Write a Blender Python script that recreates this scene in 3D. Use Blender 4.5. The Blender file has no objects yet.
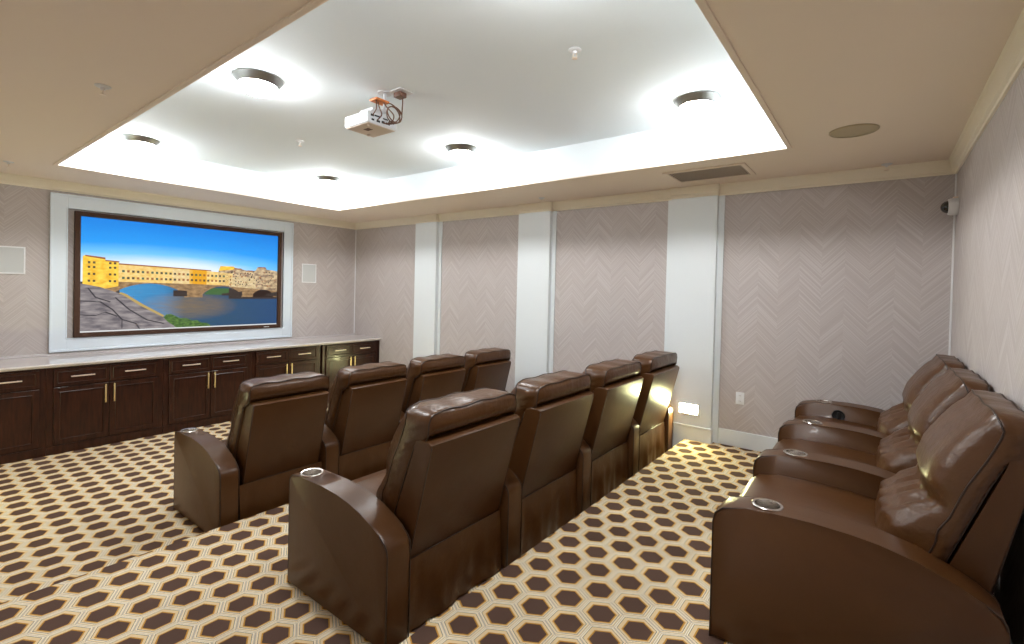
import bpy, bmesh, math, random
from mathutils import Vector, Matrix
random.seed(7)
SC = bpy.context.scene
COL = SC.collection
PI = math.pi

# ------------------------------------------------------------------ camera
F, YAW, PITCH, ROLL = 482.96, .6512, -.0141, .0238
CAM = Vector((7.1373, -4.9362, 1.7411))
fw = Vector((-math.sin(YAW)*math.cos(PITCH), math.cos(YAW)*math.cos(PITCH), math.sin(PITCH)))
rt = Vector((math.cos(YAW), math.sin(YAW), 0)); up = rt.cross(fw)
R_ = rt*math.cos(ROLL) + up*math.sin(ROLL); U_ = -rt*math.sin(ROLL) + up*math.cos(ROLL)
cd = bpy.data.cameras.new('camera'); cam = bpy.data.objects.new('camera', cd); COL.objects.link(cam)
cam.matrix_world = Matrix(((R_.x, U_.x, -fw.x, CAM.x), (R_.y, U_.y, -fw.y, CAM.y), (R_.z, U_.z, -fw.z, CAM.z), (0, 0, 0, 1)))
cd.sensor_width = 36; cd.lens = F/1024*36; cd.shift_y = -26.09/1024; cd.clip_start = .02
SC.camera = cam

# ------------------------------------------------------------------ world, exposure, light strengths
w = bpy.data.worlds.new('world'); SC.world = w; w.use_nodes = True
w.node_tree.nodes['Background'].inputs[0].default_value = (.8, .85, .9, 1)
w.node_tree.nodes['Background'].inputs[1].default_value = .3
SC.view_settings.view_transform = 'Standard'; SC.view_settings.look = 'None'
SC.view_settings.gamma = 1; SC.view_settings.use_curve_mapping = False
SC.view_settings.exposure = 2.75
LAMP_EMIT = 26.0
STEP_EMIT = 30.0

# ------------------------------------------------------------------ room numbers
L, W, ZC, ZT, ZCR = 7.573, 5.5, 2.795, 3.10, 2.69
X1, X2 = 3.77, 5.635                         # step edges
TR = (1.058, 6.581, -3.936, -1.021)          # tray opening x0 x1 y0 y1

# ------------------------------------------------------------------ materials
def S(c):                                    # sRGB 0-255 -> linear
    return tuple(((v/255)/12.92 if v/255 <= .04045 else ((v/255+.055)/1.055)**2.4) for v in c) + (1,)
def mat(name, col, rough=.5, metal=0, coat=0, bump=None, emit=None, spec=.5, var=None):
    m = bpy.data.materials.new(name); m.use_nodes = True; nt = m.node_tree
    b = nt.nodes['Principled BSDF']
    b.inputs['Base Color'].default_value = col; b.inputs['Roughness'].default_value = rough
    b.inputs['Metallic'].default_value = metal; b.inputs['Coat Weight'].default_value = coat
    b.inputs['Specular IOR Level'].default_value = spec
    tc = nt.nodes.new('ShaderNodeTexCoord')
    if var:
        sc, amt = var
        n = nt.nodes.new('ShaderNodeTexNoise'); n.inputs['Scale'].default_value = sc; n.inputs['Detail'].default_value = 4
        nt.links.new(tc.outputs['Object'], n.inputs['Vector'])
        mx = nt.nodes.new('ShaderNodeMix'); mx.data_type = 'RGBA'
        mx.inputs['A'].default_value = tuple(c*(1-amt) for c in col[:3])+(1,)
        mx.inputs['B'].default_value = tuple(min(1, c*(1+amt)) for c in col[:3])+(1,)
        nt.links.new(n.outputs['Fac'], mx.inputs['Factor']); nt.links.new(mx.outputs['Result'], b.inputs['Base Color'])
    if bump:
        x = None
        for sc, st, dist in bump:
            n = nt.nodes.new('ShaderNodeTexNoise'); n.inputs['Scale'].default_value = sc; n.inputs['Detail'].default_value = 5
            nt.links.new(tc.outputs['Object'], n.inputs['Vector'])
            bp = nt.nodes.new('ShaderNodeBump'); bp.inputs['Strength'].default_value = st; bp.inputs['Distance'].default_value = dist
            nt.links.new(n.outputs['Fac'], bp.inputs['Height'])
            if x: nt.links.new(x, bp.inputs['Normal'])
            x = bp.outputs['Normal']
        nt.links.new(x, b.inputs['Normal'])
    if emit:
        b.inputs['Emission Color'].default_value = emit[0]; b.inputs['Emission Strength'].default_value = emit[1]
    return m

M = {}
LE = (.080, .031, .0085, 1)
M['leather'] = mat('brown_leather', LE, .34, coat=.03, spec=.36, bump=[(900, .10, .001), (14, .12, .008)], var=(5, .14))
M['leather_soft'] = mat('brown_leather_creased', LE, .31, coat=.05, spec=.42, bump=[(900, .10, .001), (16, .30, .02)], var=(6, .18))
M['skirt'] = mat('brown_vinyl_skirt', (.078, .029, .007, 1), .36, spec=.35, bump=[(700, .1, .001), (9, .3, .02)], var=(4, .15))
M['piping'] = mat('dark_brown_piping', (.030, .013, .007, 1), .4)
M['black'] = mat('black_plastic', (.012, .012, .013, 1), .4)
M['steel'] = mat('brushed_steel', (.62, .58, .54, 1), .25, metal=1)
M['nickel'] = mat('brushed_nickel', (.36, .36, .34, 1), .35, metal=1, bump=[(200, .1, .001)])
M['brass'] = mat('satin_brass', (.92, .74, .38, 1), .42, metal=1)
M['champagne'] = mat('champagne_metal', (.95, .84, .72, 1), .48, metal=1)
M['paint'] = mat('white_wall_paint', (.75, .79, .80, 1), .45, bump=[(60, .04, .002)])
M['soffit'] = mat('cream_ceiling_paint', (.88, .765, .65, 1), .7, bump=[(80, .05, .002)])
M['crown'] = mat('cream_trim_paint', (.92, .85, .70, 1), .5)
M['tray'] = mat('white_ceiling_paint', (.88, .94, .97, 1), .8, bump=[(60, .04, .002)])
M['white'] = mat('white_plastic', (.80, .80, .80, 1), .35)
M['white_metal'] = mat('white_enamel', (.72, .74, .76, 1), .35)
M['fixture_cream'] = mat('cream_grille', (.50, .42, .28, 1), .6)
M['dark_slot'] = mat('dark_slot', (.22, .17, .13, 1), .7)
M['vent_slat'] = mat('tan_vent_slat', (.55, .45, .36, 1), .5)
M['surround'] = mat('cool_white_satin_paint', (.70, .77, .83, 1), .4)
M['grille'] = mat('grey_speaker_grille', (.56, .57, .56, 1), .7, bump=[(900, .3, .002)])
M['stone'] = mat('pale_marble_worktop', (.62, .57, .56, 1), .16, coat=.3, var=(3, .10))
M['velvet'] = mat('brown_velvet_frame', (.055, .021, .008, 1), .75)
M['lamp_glass'] = mat('lit_opal_glass', (.9, .9, .9, 1), .3, emit=((.96, .98, 1, 1), LAMP_EMIT))
M['step_glass'] = mat('lit_step_lens', (.9, .9, .8, 1), .3, emit=((1, .98, .48, 1), STEP_EMIT))
M['projector_case'] = mat('white_projector_case', (.78, .79, .80, 1), .4)
M['projector_base'] = mat('beige_projector_underside', (.70, .58, .49, 1), .5)
M['cable'] = mat('brown_cable', (.16, .07, .04, 1), .5)
M['orange'] = mat('orange_plastic', (.75, .22, .04, 1), .45)
M['glass_dark'] = mat('dark_dome_glass', (.02, .02, .02, 1), .08, coat=1)

def wood(name):
    m = mat(name, (.022, .008, .004, 1), .34, coat=.05, spec=.35); nt = m.node_tree; b = nt.nodes['Principled BSDF']
    tc = nt.nodes.new('ShaderNodeTexCoord'); mp = nt.nodes.new('ShaderNodeMapping'); mp.inputs['Scale'].default_value = (9, 9, 1.1)
    nz = nt.nodes.new('ShaderNodeTexNoise'); nz.inputs['Scale'].default_value = 5; nz.inputs['Detail'].default_value = 8
    cr = nt.nodes.new('ShaderNodeValToRGB'); cr.color_ramp.elements[0].position = .3; cr.color_ramp.elements[1].position = .75
    cr.color_ramp.elements[0].color = (.016, .004, .0015, 1); cr.color_ramp.elements[1].color = (.050, .013, .005, 1)
    nt.links.new(tc.outputs['Object'], mp.inputs['Vector']); nt.links.new(mp.outputs['Vector'], nz.inputs['Vector'])
    nt.links.new(nz.outputs['Fac'], cr.inputs['Fac']); nt.links.new(cr.outputs['Color'], b.inputs['Base Color'])
    return m
M['wood'] = wood('espresso_stained_wood')

class NG:                                    # tiny node-math helper
    def __init__(s, nt): s.nt = nt
    def m(s, op, a, b=None, c=None):
        n = s.nt.nodes.new('ShaderNodeMath'); n.operation = op
        for i, v in enumerate((a, b, c)):
            if v is None: continue
            if isinstance(v, (int, float)): n.inputs[i].default_value = v
            else: s.nt.links.new(v, n.inputs[i])
        return n.outputs[0]
    def mixc(s, f, a, b):
        n = s.nt.nodes.new('ShaderNodeMix'); n.data_type = 'RGBA'
        for k, v in (('Factor', f), ('A', a), ('B', b)):
            if isinstance(v, (tuple, float, int)): n.inputs[k].default_value = v
            else: s.nt.links.new(v, n.inputs[k])
        return n.outputs['Result']

def carpet(name, cx, cy, vertical=False):
    """cut-pile carpet woven with staggered brown hexagons, one centred on (cx, cy)"""
    P = .1705
    m = mat(name, (.5, .4, .3, 1), .95, spec=.15); nt = m.node_tree; g = NG(nt); b = nt.nodes['Principled BSDF']
    geo = nt.nodes.new('ShaderNodeNewGeometry'); sp = nt.nodes.new('ShaderNodeSeparateXYZ'); nt.links.new(geo.outputs['Position'], sp.inputs[0])
    X = g.m('DIVIDE', g.m('SUBTRACT', sp.outputs['Z' if vertical else 'X'], cx), P); Y = g.m('DIVIDE', g.m('SUBTRACT', sp.outputs['Y'], cy), P)
    H = math.sqrt(3)
    def cell(ox, oy):
        ax = g.m('SUBTRACT', g.m('FLOORED_MODULO', g.m('ADD', X, ox+.5), 1.0), .5)
        ay = g.m('SUBTRACT', g.m('FLOORED_MODULO', g.m('ADD', Y, oy+H/2), H), H/2)
        return ax, ay
    ax, ay = cell(0, 0); bx, by = cell(.5, H/2)
    la = g.m('ADD', g.m('MULTIPLY', ax, ax), g.m('MULTIPLY', ay, ay)); lb = g.m('ADD', g.m('MULTIPLY', bx, bx), g.m('MULTIPLY', by, by))
    s = g.m('LESS_THAN', la, lb); t = g.m('SUBTRACT', 1.0, s)
    px = g.m('ADD', g.m('MULTIPLY', ax, s), g.m('MULTIPLY', bx, t)); py = g.m('ADD', g.m('MULTIPLY', ay, s), g.m('MULTIPLY', by, t))
    def hexd(qx, qy):
        qx = g.m('ABSOLUTE', qx); qy = g.m('ABSOLUTE', qy)
        return g.m('MULTIPLY', g.m('MAXIMUM', qx, g.m('ADD', g.m('MULTIPLY', qx, .5), g.m('MULTIPLY', qy, .8660254))), 2.0)
    d = hexd(px, py)
    nz = nt.nodes.new('ShaderNodeTexNoise'); nz.inputs['Scale'].default_value = 260; nz.inputs['Detail'].default_value = 2
    nt.links.new(geo.outputs['Position'], nz.inputs['Vector'])
    d = g.m('ADD', d, g.m('MULTIPLY', g.m('SUBTRACT', nz.outputs['Fac'], .5), .05))
    d2 = g.m('ADD', hexd(g.m('ADD', px, .030), g.m('SUBTRACT', py, .02)), g.m('MULTIPLY', g.m('SUBTRACT', nz.outputs['Fac'], .5), .05))
    cr = nt.nodes.new('ShaderNodeValToRGB'); cr.color_ramp.interpolation = 'CONSTANT'
    e = cr.color_ramp.elements
    brown, ochre, cream, white, grey = (.100, .057, .043, 1), (.55, .27, .045, 1), (.74, .57, .33, 1), (.88, .80, .64, 1), (.15, .14, .14, 1)
    stops = [(0, brown), (.62, ochre), (.695, cream), (.93, white), (.975, (.58, .47, .33, 1))]
    e[0].position, e[0].color = stops[0]; e[1].position, e[1].color = stops[1]
    for p, c in stops[2:]:
        q = e.new(p); q.color = c
    nt.links.new(d, cr.inputs['Fac'])
    def band(x, lo, hi): return g.m('MULTIPLY', g.m('GREATER_THAN', x, lo), g.m('LESS_THAN', x, hi))
    ok = g.m('GREATER_THAN', d, .735)
    c = g.mixc(g.m('MULTIPLY', band(d2, .83, .862), ok), cr.outputs['Color'], grey)
    c = g.mixc(g.m('MULTIPLY', band(d2, .862, .90), ok), c, white)
    c = g.mixc(g.m('MULTIPLY', band(d2, .955, .985), ok), c, (.42, .38, .34, 1))
    # heathered pile
    n2 = nt.nodes.new('ShaderNodeTexNoise'); n2.inputs['Scale'].default_value = 420; n2.inputs['Detail'].default_value = 3
    nt.links.new(geo.outputs['Position'], n2.inputs['Vector'])
    hs = nt.nodes.new('ShaderNodeHueSaturation'); nt.links.new(c, hs.inputs['Color'])
    nt.links.new(g.m('ADD', .72, g.m('MULTIPLY', n2.outputs['Fac'], .56)), hs.inputs['Value'])
    nt.links.new(hs.outputs['Color'], b.inputs['Base Color'])
    bp = nt.nodes.new('ShaderNodeBump'); bp.inputs['Strength'].default_value = .5; bp.inputs['Distance'].default_value = .004
    nt.links.new(n2.outputs['Fac'], bp.inputs['Height']); nt.links.new(bp.outputs['Normal'], b.inputs['Normal'])
    return m
M['carpet0'] = carpet('hexagon_carpet_front', 2.959, -4.287)
M['carpet1'] = carpet('hexagon_carpet_middle', 4.408, -3.989)
M['carpet2'] = carpet('hexagon_carpet_rear', 6.014, -2.971)
M['carpet_r'] = carpet('hexagon_carpet_riser', .08, -2.971, True)

def wallpaper(name, axis):
    m = mat(name, (.45, .40, .38, 1), .75, spec=.25); nt = m.node_tree; g = NG(nt); b = nt.nodes['Principled BSDF']
    geo = nt.nodes.new('ShaderNodeNewGeometry'); sp = nt.nodes.new('ShaderNodeSeparateXYZ'); nt.links.new(geo.outputs['Position'], sp.inputs[0])
    A = sp.outputs[axis]; Z = sp.outputs['Z']; P = .33
    u = g.m('DIVIDE', g.m('ADD', A, 20.0), P)
    fr = g.m('FRACT', u); tri = g.m('ABSOLUTE', g.m('SUBTRACT', fr, .5))        # zigzag
    col = g.m('FLOOR', g.m('MULTIPLY', u, 2.0))
    v = g.m('ADD', Z, g.m('MULTIPLY', tri, P*1.05))
    def stripes(freq, lo, hi, off):
        n = nt.nodes.new('ShaderNodeTexNoise'); n.noise_dimensions = '2D'; n.inputs['Scale'].default_value = 1; n.inputs['Detail'].default_value = 1
        cx = nt.nodes.new('ShaderNodeCombineXYZ'); nt.links.new(g.m('MULTIPLY', v, freq), cx.inputs[0]); nt.links.new(g.m('ADD', g.m('MULTIPLY', col, 3.7), off), cx.inputs[1])
        nt.links.new(cx.outputs[0], n.inputs['Vector'])
        mr = nt.nodes.new('ShaderNodeMapRange'); mr.inputs['From Min'].default_value = lo; mr.inputs['From Max'].default_value = hi
        nt.links.new(n.outputs['Fac'], mr.inputs['Value']); return mr.outputs['Result']
    s1 = stripes(75, .50, .66, 0); s2 = stripes(26, .35, .65, 9.3)
    fine = nt.nodes.new('ShaderNodeTexNoise'); fine.inputs['Scale'].default_value = 120; nt.links.new(geo.outputs['Position'], fine.inputs['Vector'])
    base = g.mixc(s2, (.475, .420, .398, 1), (.505, .452, .430, 1))
    c = g.mixc(g.m('MULTIPLY', s1, g.m('ADD', .35, g.m('MULTIPLY', fine.outputs['Fac'], .6))), base, (.60, .555, .535, 1))
    nt.links.new(c, b.inputs['Base Color'])
    return m
M['paper_x'] = wallpaper('chevron_wallpaper_side', 'X'); M['paper_y'] = wallpaper('chevron_wallpaper_end', 'Y')

# ------------------------------------------------------------------ helpers
def add_box(bm, x0, x1, y0, y1, z0, z1, bev=0, seg=2, mi=0):
    r = bmesh.ops.create_cube(bm, size=1)
    for v in r['verts']:
        v.co = Vector((x0+(x1-x0)*(v.co.x+.5), y0+(y1-y0)*(v.co.y+.5), z0+(z1-z0)*(v.co.z+.5)))
    fs = {f for v in r['verts'] for f in v.link_faces}
    for f in fs: f.material_index = mi
    if bev:
        es = {e for v in r['verts'] for e in v.link_edges}
        q = bmesh.ops.bevel(bm, geom=list(es), offset=bev, segments=seg, affect='EDGES', profile=.6)
        for f in q['faces']: f.material_index = mi
def add_prism(bm, prof, y0, y1, bev=0, seg=3, axis='y'):
    """closed outline of (a, z) points swept along y (or x)"""
    P = (lambda a, s, z: Vector((a, s, z))) if axis == 'y' else (lambda a, s, z: Vector((s, a, z)))
    A = [bm.verts.new(P(a, y0, z)) for a, z in prof]; B = [bm.verts.new(P(a, y1, z)) for a, z in prof]
    n = len(prof); fa = bm.faces.new(A); fb = bm.faces.new(B[::-1])
    for i in range(n): bm.faces.new((A[i], B[i], B[(i+1) % n], A[(i+1) % n]))
    if bev:
        es = list(fa.edges)+list(fb.edges)
        bmesh.ops.bevel(bm, geom=es, offset=bev, segments=seg, affect='EDGES', profile=.5)
    bmesh.ops.recalc_face_normals(bm, faces=bm.faces)
def add_tube(bm, pts, r, n=8, cap=True):
    pts = [Vector(p) for p in pts]; rings = []
    prev = None
    for i, p in enumerate(pts):
        d = (pts[min(i+1, len(pts)-1)]-pts[max(i-1, 0)]).normalized()
        if prev is None:
            a = d.orthogonal().normalized()
        else:
            a = (prev-d*prev.dot(d)).normalized()
        prev = a; b = d.cross(a)
        rings.append([bm.verts.new(p+a*r*math.cos(2*PI*k/n)+b*r*math.sin(2*PI*k/n)) for k in range(n)])
    for A, B in zip(rings, rings[1:]):
        for k in range(n): bm.faces.new((A[k], A[(k+1) % n], B[(k+1) % n], B[k]))
    if cap: bm.faces.new(rings[0][::-1]); bm.faces.new(rings[-1])
def add_lathe(bm, prof, c, ax='z', n=40, mi=0):
    """(r, h) outline turned about an axis through c; ax z, x or y, sign allowed"""
    sg = -1 if ax[0] == '-' else 1; ax = ax[-1]
    rings = []
    for r, h in prof:
        ring = []
        for k in range(n if r > 1e-6 else 1):
            a = 2*PI*k/n; u, v = r*math.cos(a), r*math.sin(a); h_ = h*sg
            o = {'z': (u, v, h_), 'x': (h_, u, v), 'y': (u, h_, v)}[ax]
            ring.append(bm.verts.new(Vector(c)+Vector(o)))
        rings.append(ring)
    for A, B in zip(rings, rings[1:]):
        for k in range(n):
            q = [A[k % len(A)], A[(k+1) % len(A)], B[(k+1) % len(B)], B[k % len(B)]]
            u = []
            for v in q:
                if v not in u: u.append(v)
            if len(u) >= 3:
                f = bm.faces.new(u); f.material_index = mi
    bmesh.ops.recalc_face_normals(bm, faces=bm.faces)
def obj(name, bm, mats, parent=None, smooth=False, angle=40):
    me = bpy.data.meshes.new(name); bm.to_mesh(me); bm.free()
    for m in (mats if isinstance(mats, (list, tuple)) else [mats]): me.materials.append(m)
    if smooth:
        me.polygons.foreach_set('use_smooth', [True]*len(me.polygons))
        if angle: me.set_sharp_from_angle(angle=math.radians(angle))
    o = bpy.data.objects.new(name, me); COL.objects.link(o)
    if parent: o.parent = parent
    return o
def struct(name, bm, mats, smooth=False):
    o = obj(name, bm, mats, None, smooth); o['kind'] = 'structure'; return o
def thing(name, label, cat, loc=(0, 0, 0), group=None):
    o = bpy.data.objects.new(name, None); COL.objects.link(o); o.location = loc
    o.empty_display_size = .1
    return tag(o, label, cat, group)
def tag(o, label, cat, group=None):
    o['label'] = label; o['category'] = cat
    if group: o['group'] = group
    return o
def dup(root, loc, label):
    r = root.copy(); COL.objects.link(r); r.location = loc; r['label'] = label
    for ch in list(root.children):
        c = ch.copy(); COL.objects.link(c); c.parent = r
        for g in list(ch.children):
            d = g.copy(); COL.objects.link(d); d.parent = c
    return r
B = bmesh.new

# ------------------------------------------------------------------ the room shell
bm = B()
add_box(bm, -.1, X1, -W-.1, .1, -.2, 0, mi=0)
add_box(bm, X1-.001, X2, -W-.1, .1, -.2, .15, mi=1)
add_box(bm, X2-.001, L+.1, -W-.1, .1, -.2, .30, mi=2)
bm.normal_update()
for f in bm.faces:
    if abs(f.normal.x) > .9: f.material_index = 3
struct('floor', bm, [M['carpet0'], M['carpet1'], M['carpet2'], M['carpet_r']])
bm = B(); add_box(bm, -.12, L+.12, 0, .12, -.2, 3.3); struct('wall_far', bm, M['paper_x'])
bm = B(); add_box(bm, -.12, 0, -W, 0, -.2, 3.3); struct('wall_screen', bm, M['paper_y'])
bm = B(); add_box(bm, L, L+.12, -W, 0, -.2, 3.3); struct('wall_back', bm, M['paper_y'])
bm = B(); add_box(bm, -.12, L+.12, -W-.12, -W, -.2, 3.3); struct('wall_near', bm, M['paper_x'])
# ceiling: soffit ring, tray sides, tray top
bm = B()
x0, x1, y0, y1 = TR
def quad(bm, pts, mi):
    f = bm.faces.new([bm.verts.new(p) for p in pts]); f.material_index = mi; return f
quad(bm, [(0, -W, ZC), (0, y0, ZC), (L, y0, ZC), (L, -W, ZC)], 0)
quad(bm, [(0, y1, ZC), (0, 0, ZC), (L, 0, ZC), (L, y1, ZC)], 0)
quad(bm, [(0, y0, ZC), (0, y1, ZC), (x0, y1, ZC), (x0, y0, ZC)], 0)
quad(bm, [(x1, y0, ZC), (x1, y1, ZC), (L, y1, ZC), (L, y0, ZC)], 0)
for a, b in (((x0, y0), (x1, y0)), ((x1, y0), (x1, y1)), ((x1, y1), (x0, y1)), ((x0, y1), (x0, y0))):
    quad(bm, [(*a, ZC), (*b, ZC), (*b, ZT), (*a, ZT)], 1)
quad(bm, [(x0, y0, ZT), (x1, y0, ZT), (x1, y1, ZT), (x0, y1, ZT)], 1)
add_box(bm, -.1, L+.1, -W-.1, .1, ZT+.02, ZT+.1, mi=1)
struct('ceiling', bm, [M['soffit'], M['tray']])
# narrow moulding round the tray opening
bm = B(); t = .03; h = .010
for a in ((x0-t, x0, y0-t, y1+t), (x1, x1+t, y0-t, y1+t), (x0, x1, y0-t, y0), (x0, x1, y1, y1+t)):
    add_box(bm, a[0], a[1], a[2], a[3], ZC-h, ZC+.001, bev=.004)
struct('trim_1', bm, M['soffit'])
# crown moulding
crown = [(0, ZCR), (.012, ZCR), (.016, ZCR+.012), (.030, ZCR+.02), (.045, ZCR+.085), (.055, ZC-.006), (.055, ZC), (0, ZC)]
bm = B()
add_prism(bm, [(-a, z) for a, z in crown], 0, L, axis='x'); add_prism(bm, [(-W+a, z) for a, z in crown], 0, L, axis='x')
add_prism(bm, [(a, z) for a, z in crown], -W, 0); add_prism(bm, [(L-a, z) for a, z in crown], -W, 0)
PIL = [(1.585, 2.035), (3.515, 3.975), (5.43, 5.875)]
D = .07
for a, b in PIL:                              # the crown steps forward round each pilaster
    add_box(bm, a-.006, b+.008, -D-.012, 0, ZCR-.004, ZCR+.03, bev=.004)
    add_box(bm, a-.012, b+.014, -D-.022, 0, ZCR+.03, ZC, bev=.004)
struct('trim_2', bm, M['crown'])
# pilasters
for i, (a, b) in enumerate(PIL):
    for s in (0, 1):
        bm = B()
        zb = 0 if b < X1 else .15
        if s == 0:
            add_box(bm, a-.052, b+.052, -.016, 0, zb, ZCR, bev=.003)
            add_box(bm, a, b, -D, 0, zb, ZCR, bev=.003)
            zf = 0 if a < 3.5 else .15
            add_box(bm, a-.01, b+.01, -D-.014, 0, 0 if a < 3.7 else .15, (.13 if a < 3.5 else .28 if a < 4 else .43), bev=.004)
            add_box(bm, a-.01, b+.01, -D-.018, 0, (.12 if a < 3.5 else .27 if a < 4 else .42), (.14 if a < 3.5 else .29 if a < 4 else .44), bev=.004)
        else:                                 # matching pilasters on the near wall
            add_box(bm, a-.052, b+.052, -W, -W+.016, zb, ZCR, bev=.003)
            add_box(bm, a, b, -W, -W+D, zb, ZC, bev=.003)
        struct('trim_%d' % (3+2*i+s), bm, M['paint'])
# baseboards
def base(name, segs, dirn):
    bm = B()
    for a, b, z in segs:
        if dirn == 'far': add_box(bm, a, b, -.018, 0, z, z+.15, bev=.004)
        if dirn == 'near': add_box(bm, a, b, -W, -W+.018, z, z+.15, bev=.004)
        if dirn == 'back': add_box(bm, L-.018, L, a, b, z, z+.15, bev=.004)
    struct(name, bm, M['paint'])
base('baseboard_far', [(.72, 1.53, 0), (2.09, 3.46, 0), (4.03, 5.375, .15), (5.93, L, .3)], 'far')
base('baseboard_near', [(.72, 1.53, 0), (2.09, 3.46, 0), (4.03, 5.375, .15), (5.93, L, .3)], 'near')
base('baseboard_back', [(-W+.02, -.02, .3)], 'back')
# thin white bead up the corners
bm = B(); add_box(bm, L-.012, L, -.012, 0, .45, 2.40, bev=.003); add_box(bm, L-.010, L, -.010, 0, 2.4, ZCR); struct('trim_9', bm, M['white'])
bm = B(); add_box(bm, 0, .012, -.012, 0, .9, ZCR, bev=.003); struct('trim_10', bm, M['white'])

# ------------------------------------------------------------------ cinema armchairs
def lerp_tab(tab, x):
    if x <= tab[0][0]: return tab[0][1]
    for (a, u), (b, v) in zip(tab, tab[1:]):
        if x <= b: return u+(v-u)*(x-a)/(b-a)
    return tab[-1][1]

def arm_profile(depth, front_top):
    if front_top:      # rear row arm: longer, gently falling
        p = [(0, .002), (0, .49), (.012, .528), (.040, .555), (.126, .577), (.22, .586), (.35, .590), (.47, .585), (.56, .575),
             (.668, .550), (.769, .508), (.828, .477), (.868, .450), (.880, .43), (.885, .40), (.885, .002)]
    else:
        p = [(0, .002), (0, .56), (.008, .582), (.03, .598), (.09, .606), (.20, .610), (.32, .612), (.44, .606), (.54, .592), (.62, .572),
             (.70, .542), (.76, .512), (.80, .484), (.816, .462), (.82, .43), (.82, .002)]
    return p

def make_arm(parent, y0, w, prof, cup_t):
    bm = B(); add_prism(bm, prof, y0, y0+w, bev=.016, seg=3)
    o = obj('armrest', bm, M['leather'], parent, True, 50)
    # sink the cup holder
    zt = lerp_tab([(a, z) for a, z in prof[1:-2]], cup_t)
    yc = y0+w/2
    cb = B(); add_lathe(cb, [(0, .03), (.047, .03), (.047, -.07), (0, -.07)], (cup_t, yc, zt))
    c = obj('cutter', cb, M['black'])
    md = o.modifiers.new('cut', 'BOOLEAN'); md.object = c; md.operation = 'DIFFERENCE'; md.solver = 'EXACT'
    dg = bpy.context.evaluated_depsgraph_get(); dg.update()
    me = bpy.data.meshes.new_from_object(o.evaluated_get(dg)); o.modifiers.clear()
    old = o.data; o.data = me; bpy.data.meshes.remove(old); bpy.data.objects.remove(c)
    # piping welts round both sides
    bm = B()
    for yy in (y0+.004, y0+w-.004):
        pts = [(a+(.004 if a < .01 else 0), yy, z-.003) for a, z in prof]
        add_tube(bm, [pts[0]]+pts[1:], .0034, 6)
    q = obj('piping', bm, M['piping'], o, True, None)
    bm = B()
    add_lathe(bm, [(.0455, -.066), (.0455, .000), (.047, .004), (.056, .005), (.059, .002), (.058, -.003), (.049, -.003), (.0475, -.069), (0, -.069), (0, -.066), (.0455, -.066)], (cup_t, yc, zt+.002), n=32)
    q = obj('cup_holder', bm, M['steel'], o, True, 40); q['label'] = 'steel ringed cup holder'
    return o

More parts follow.
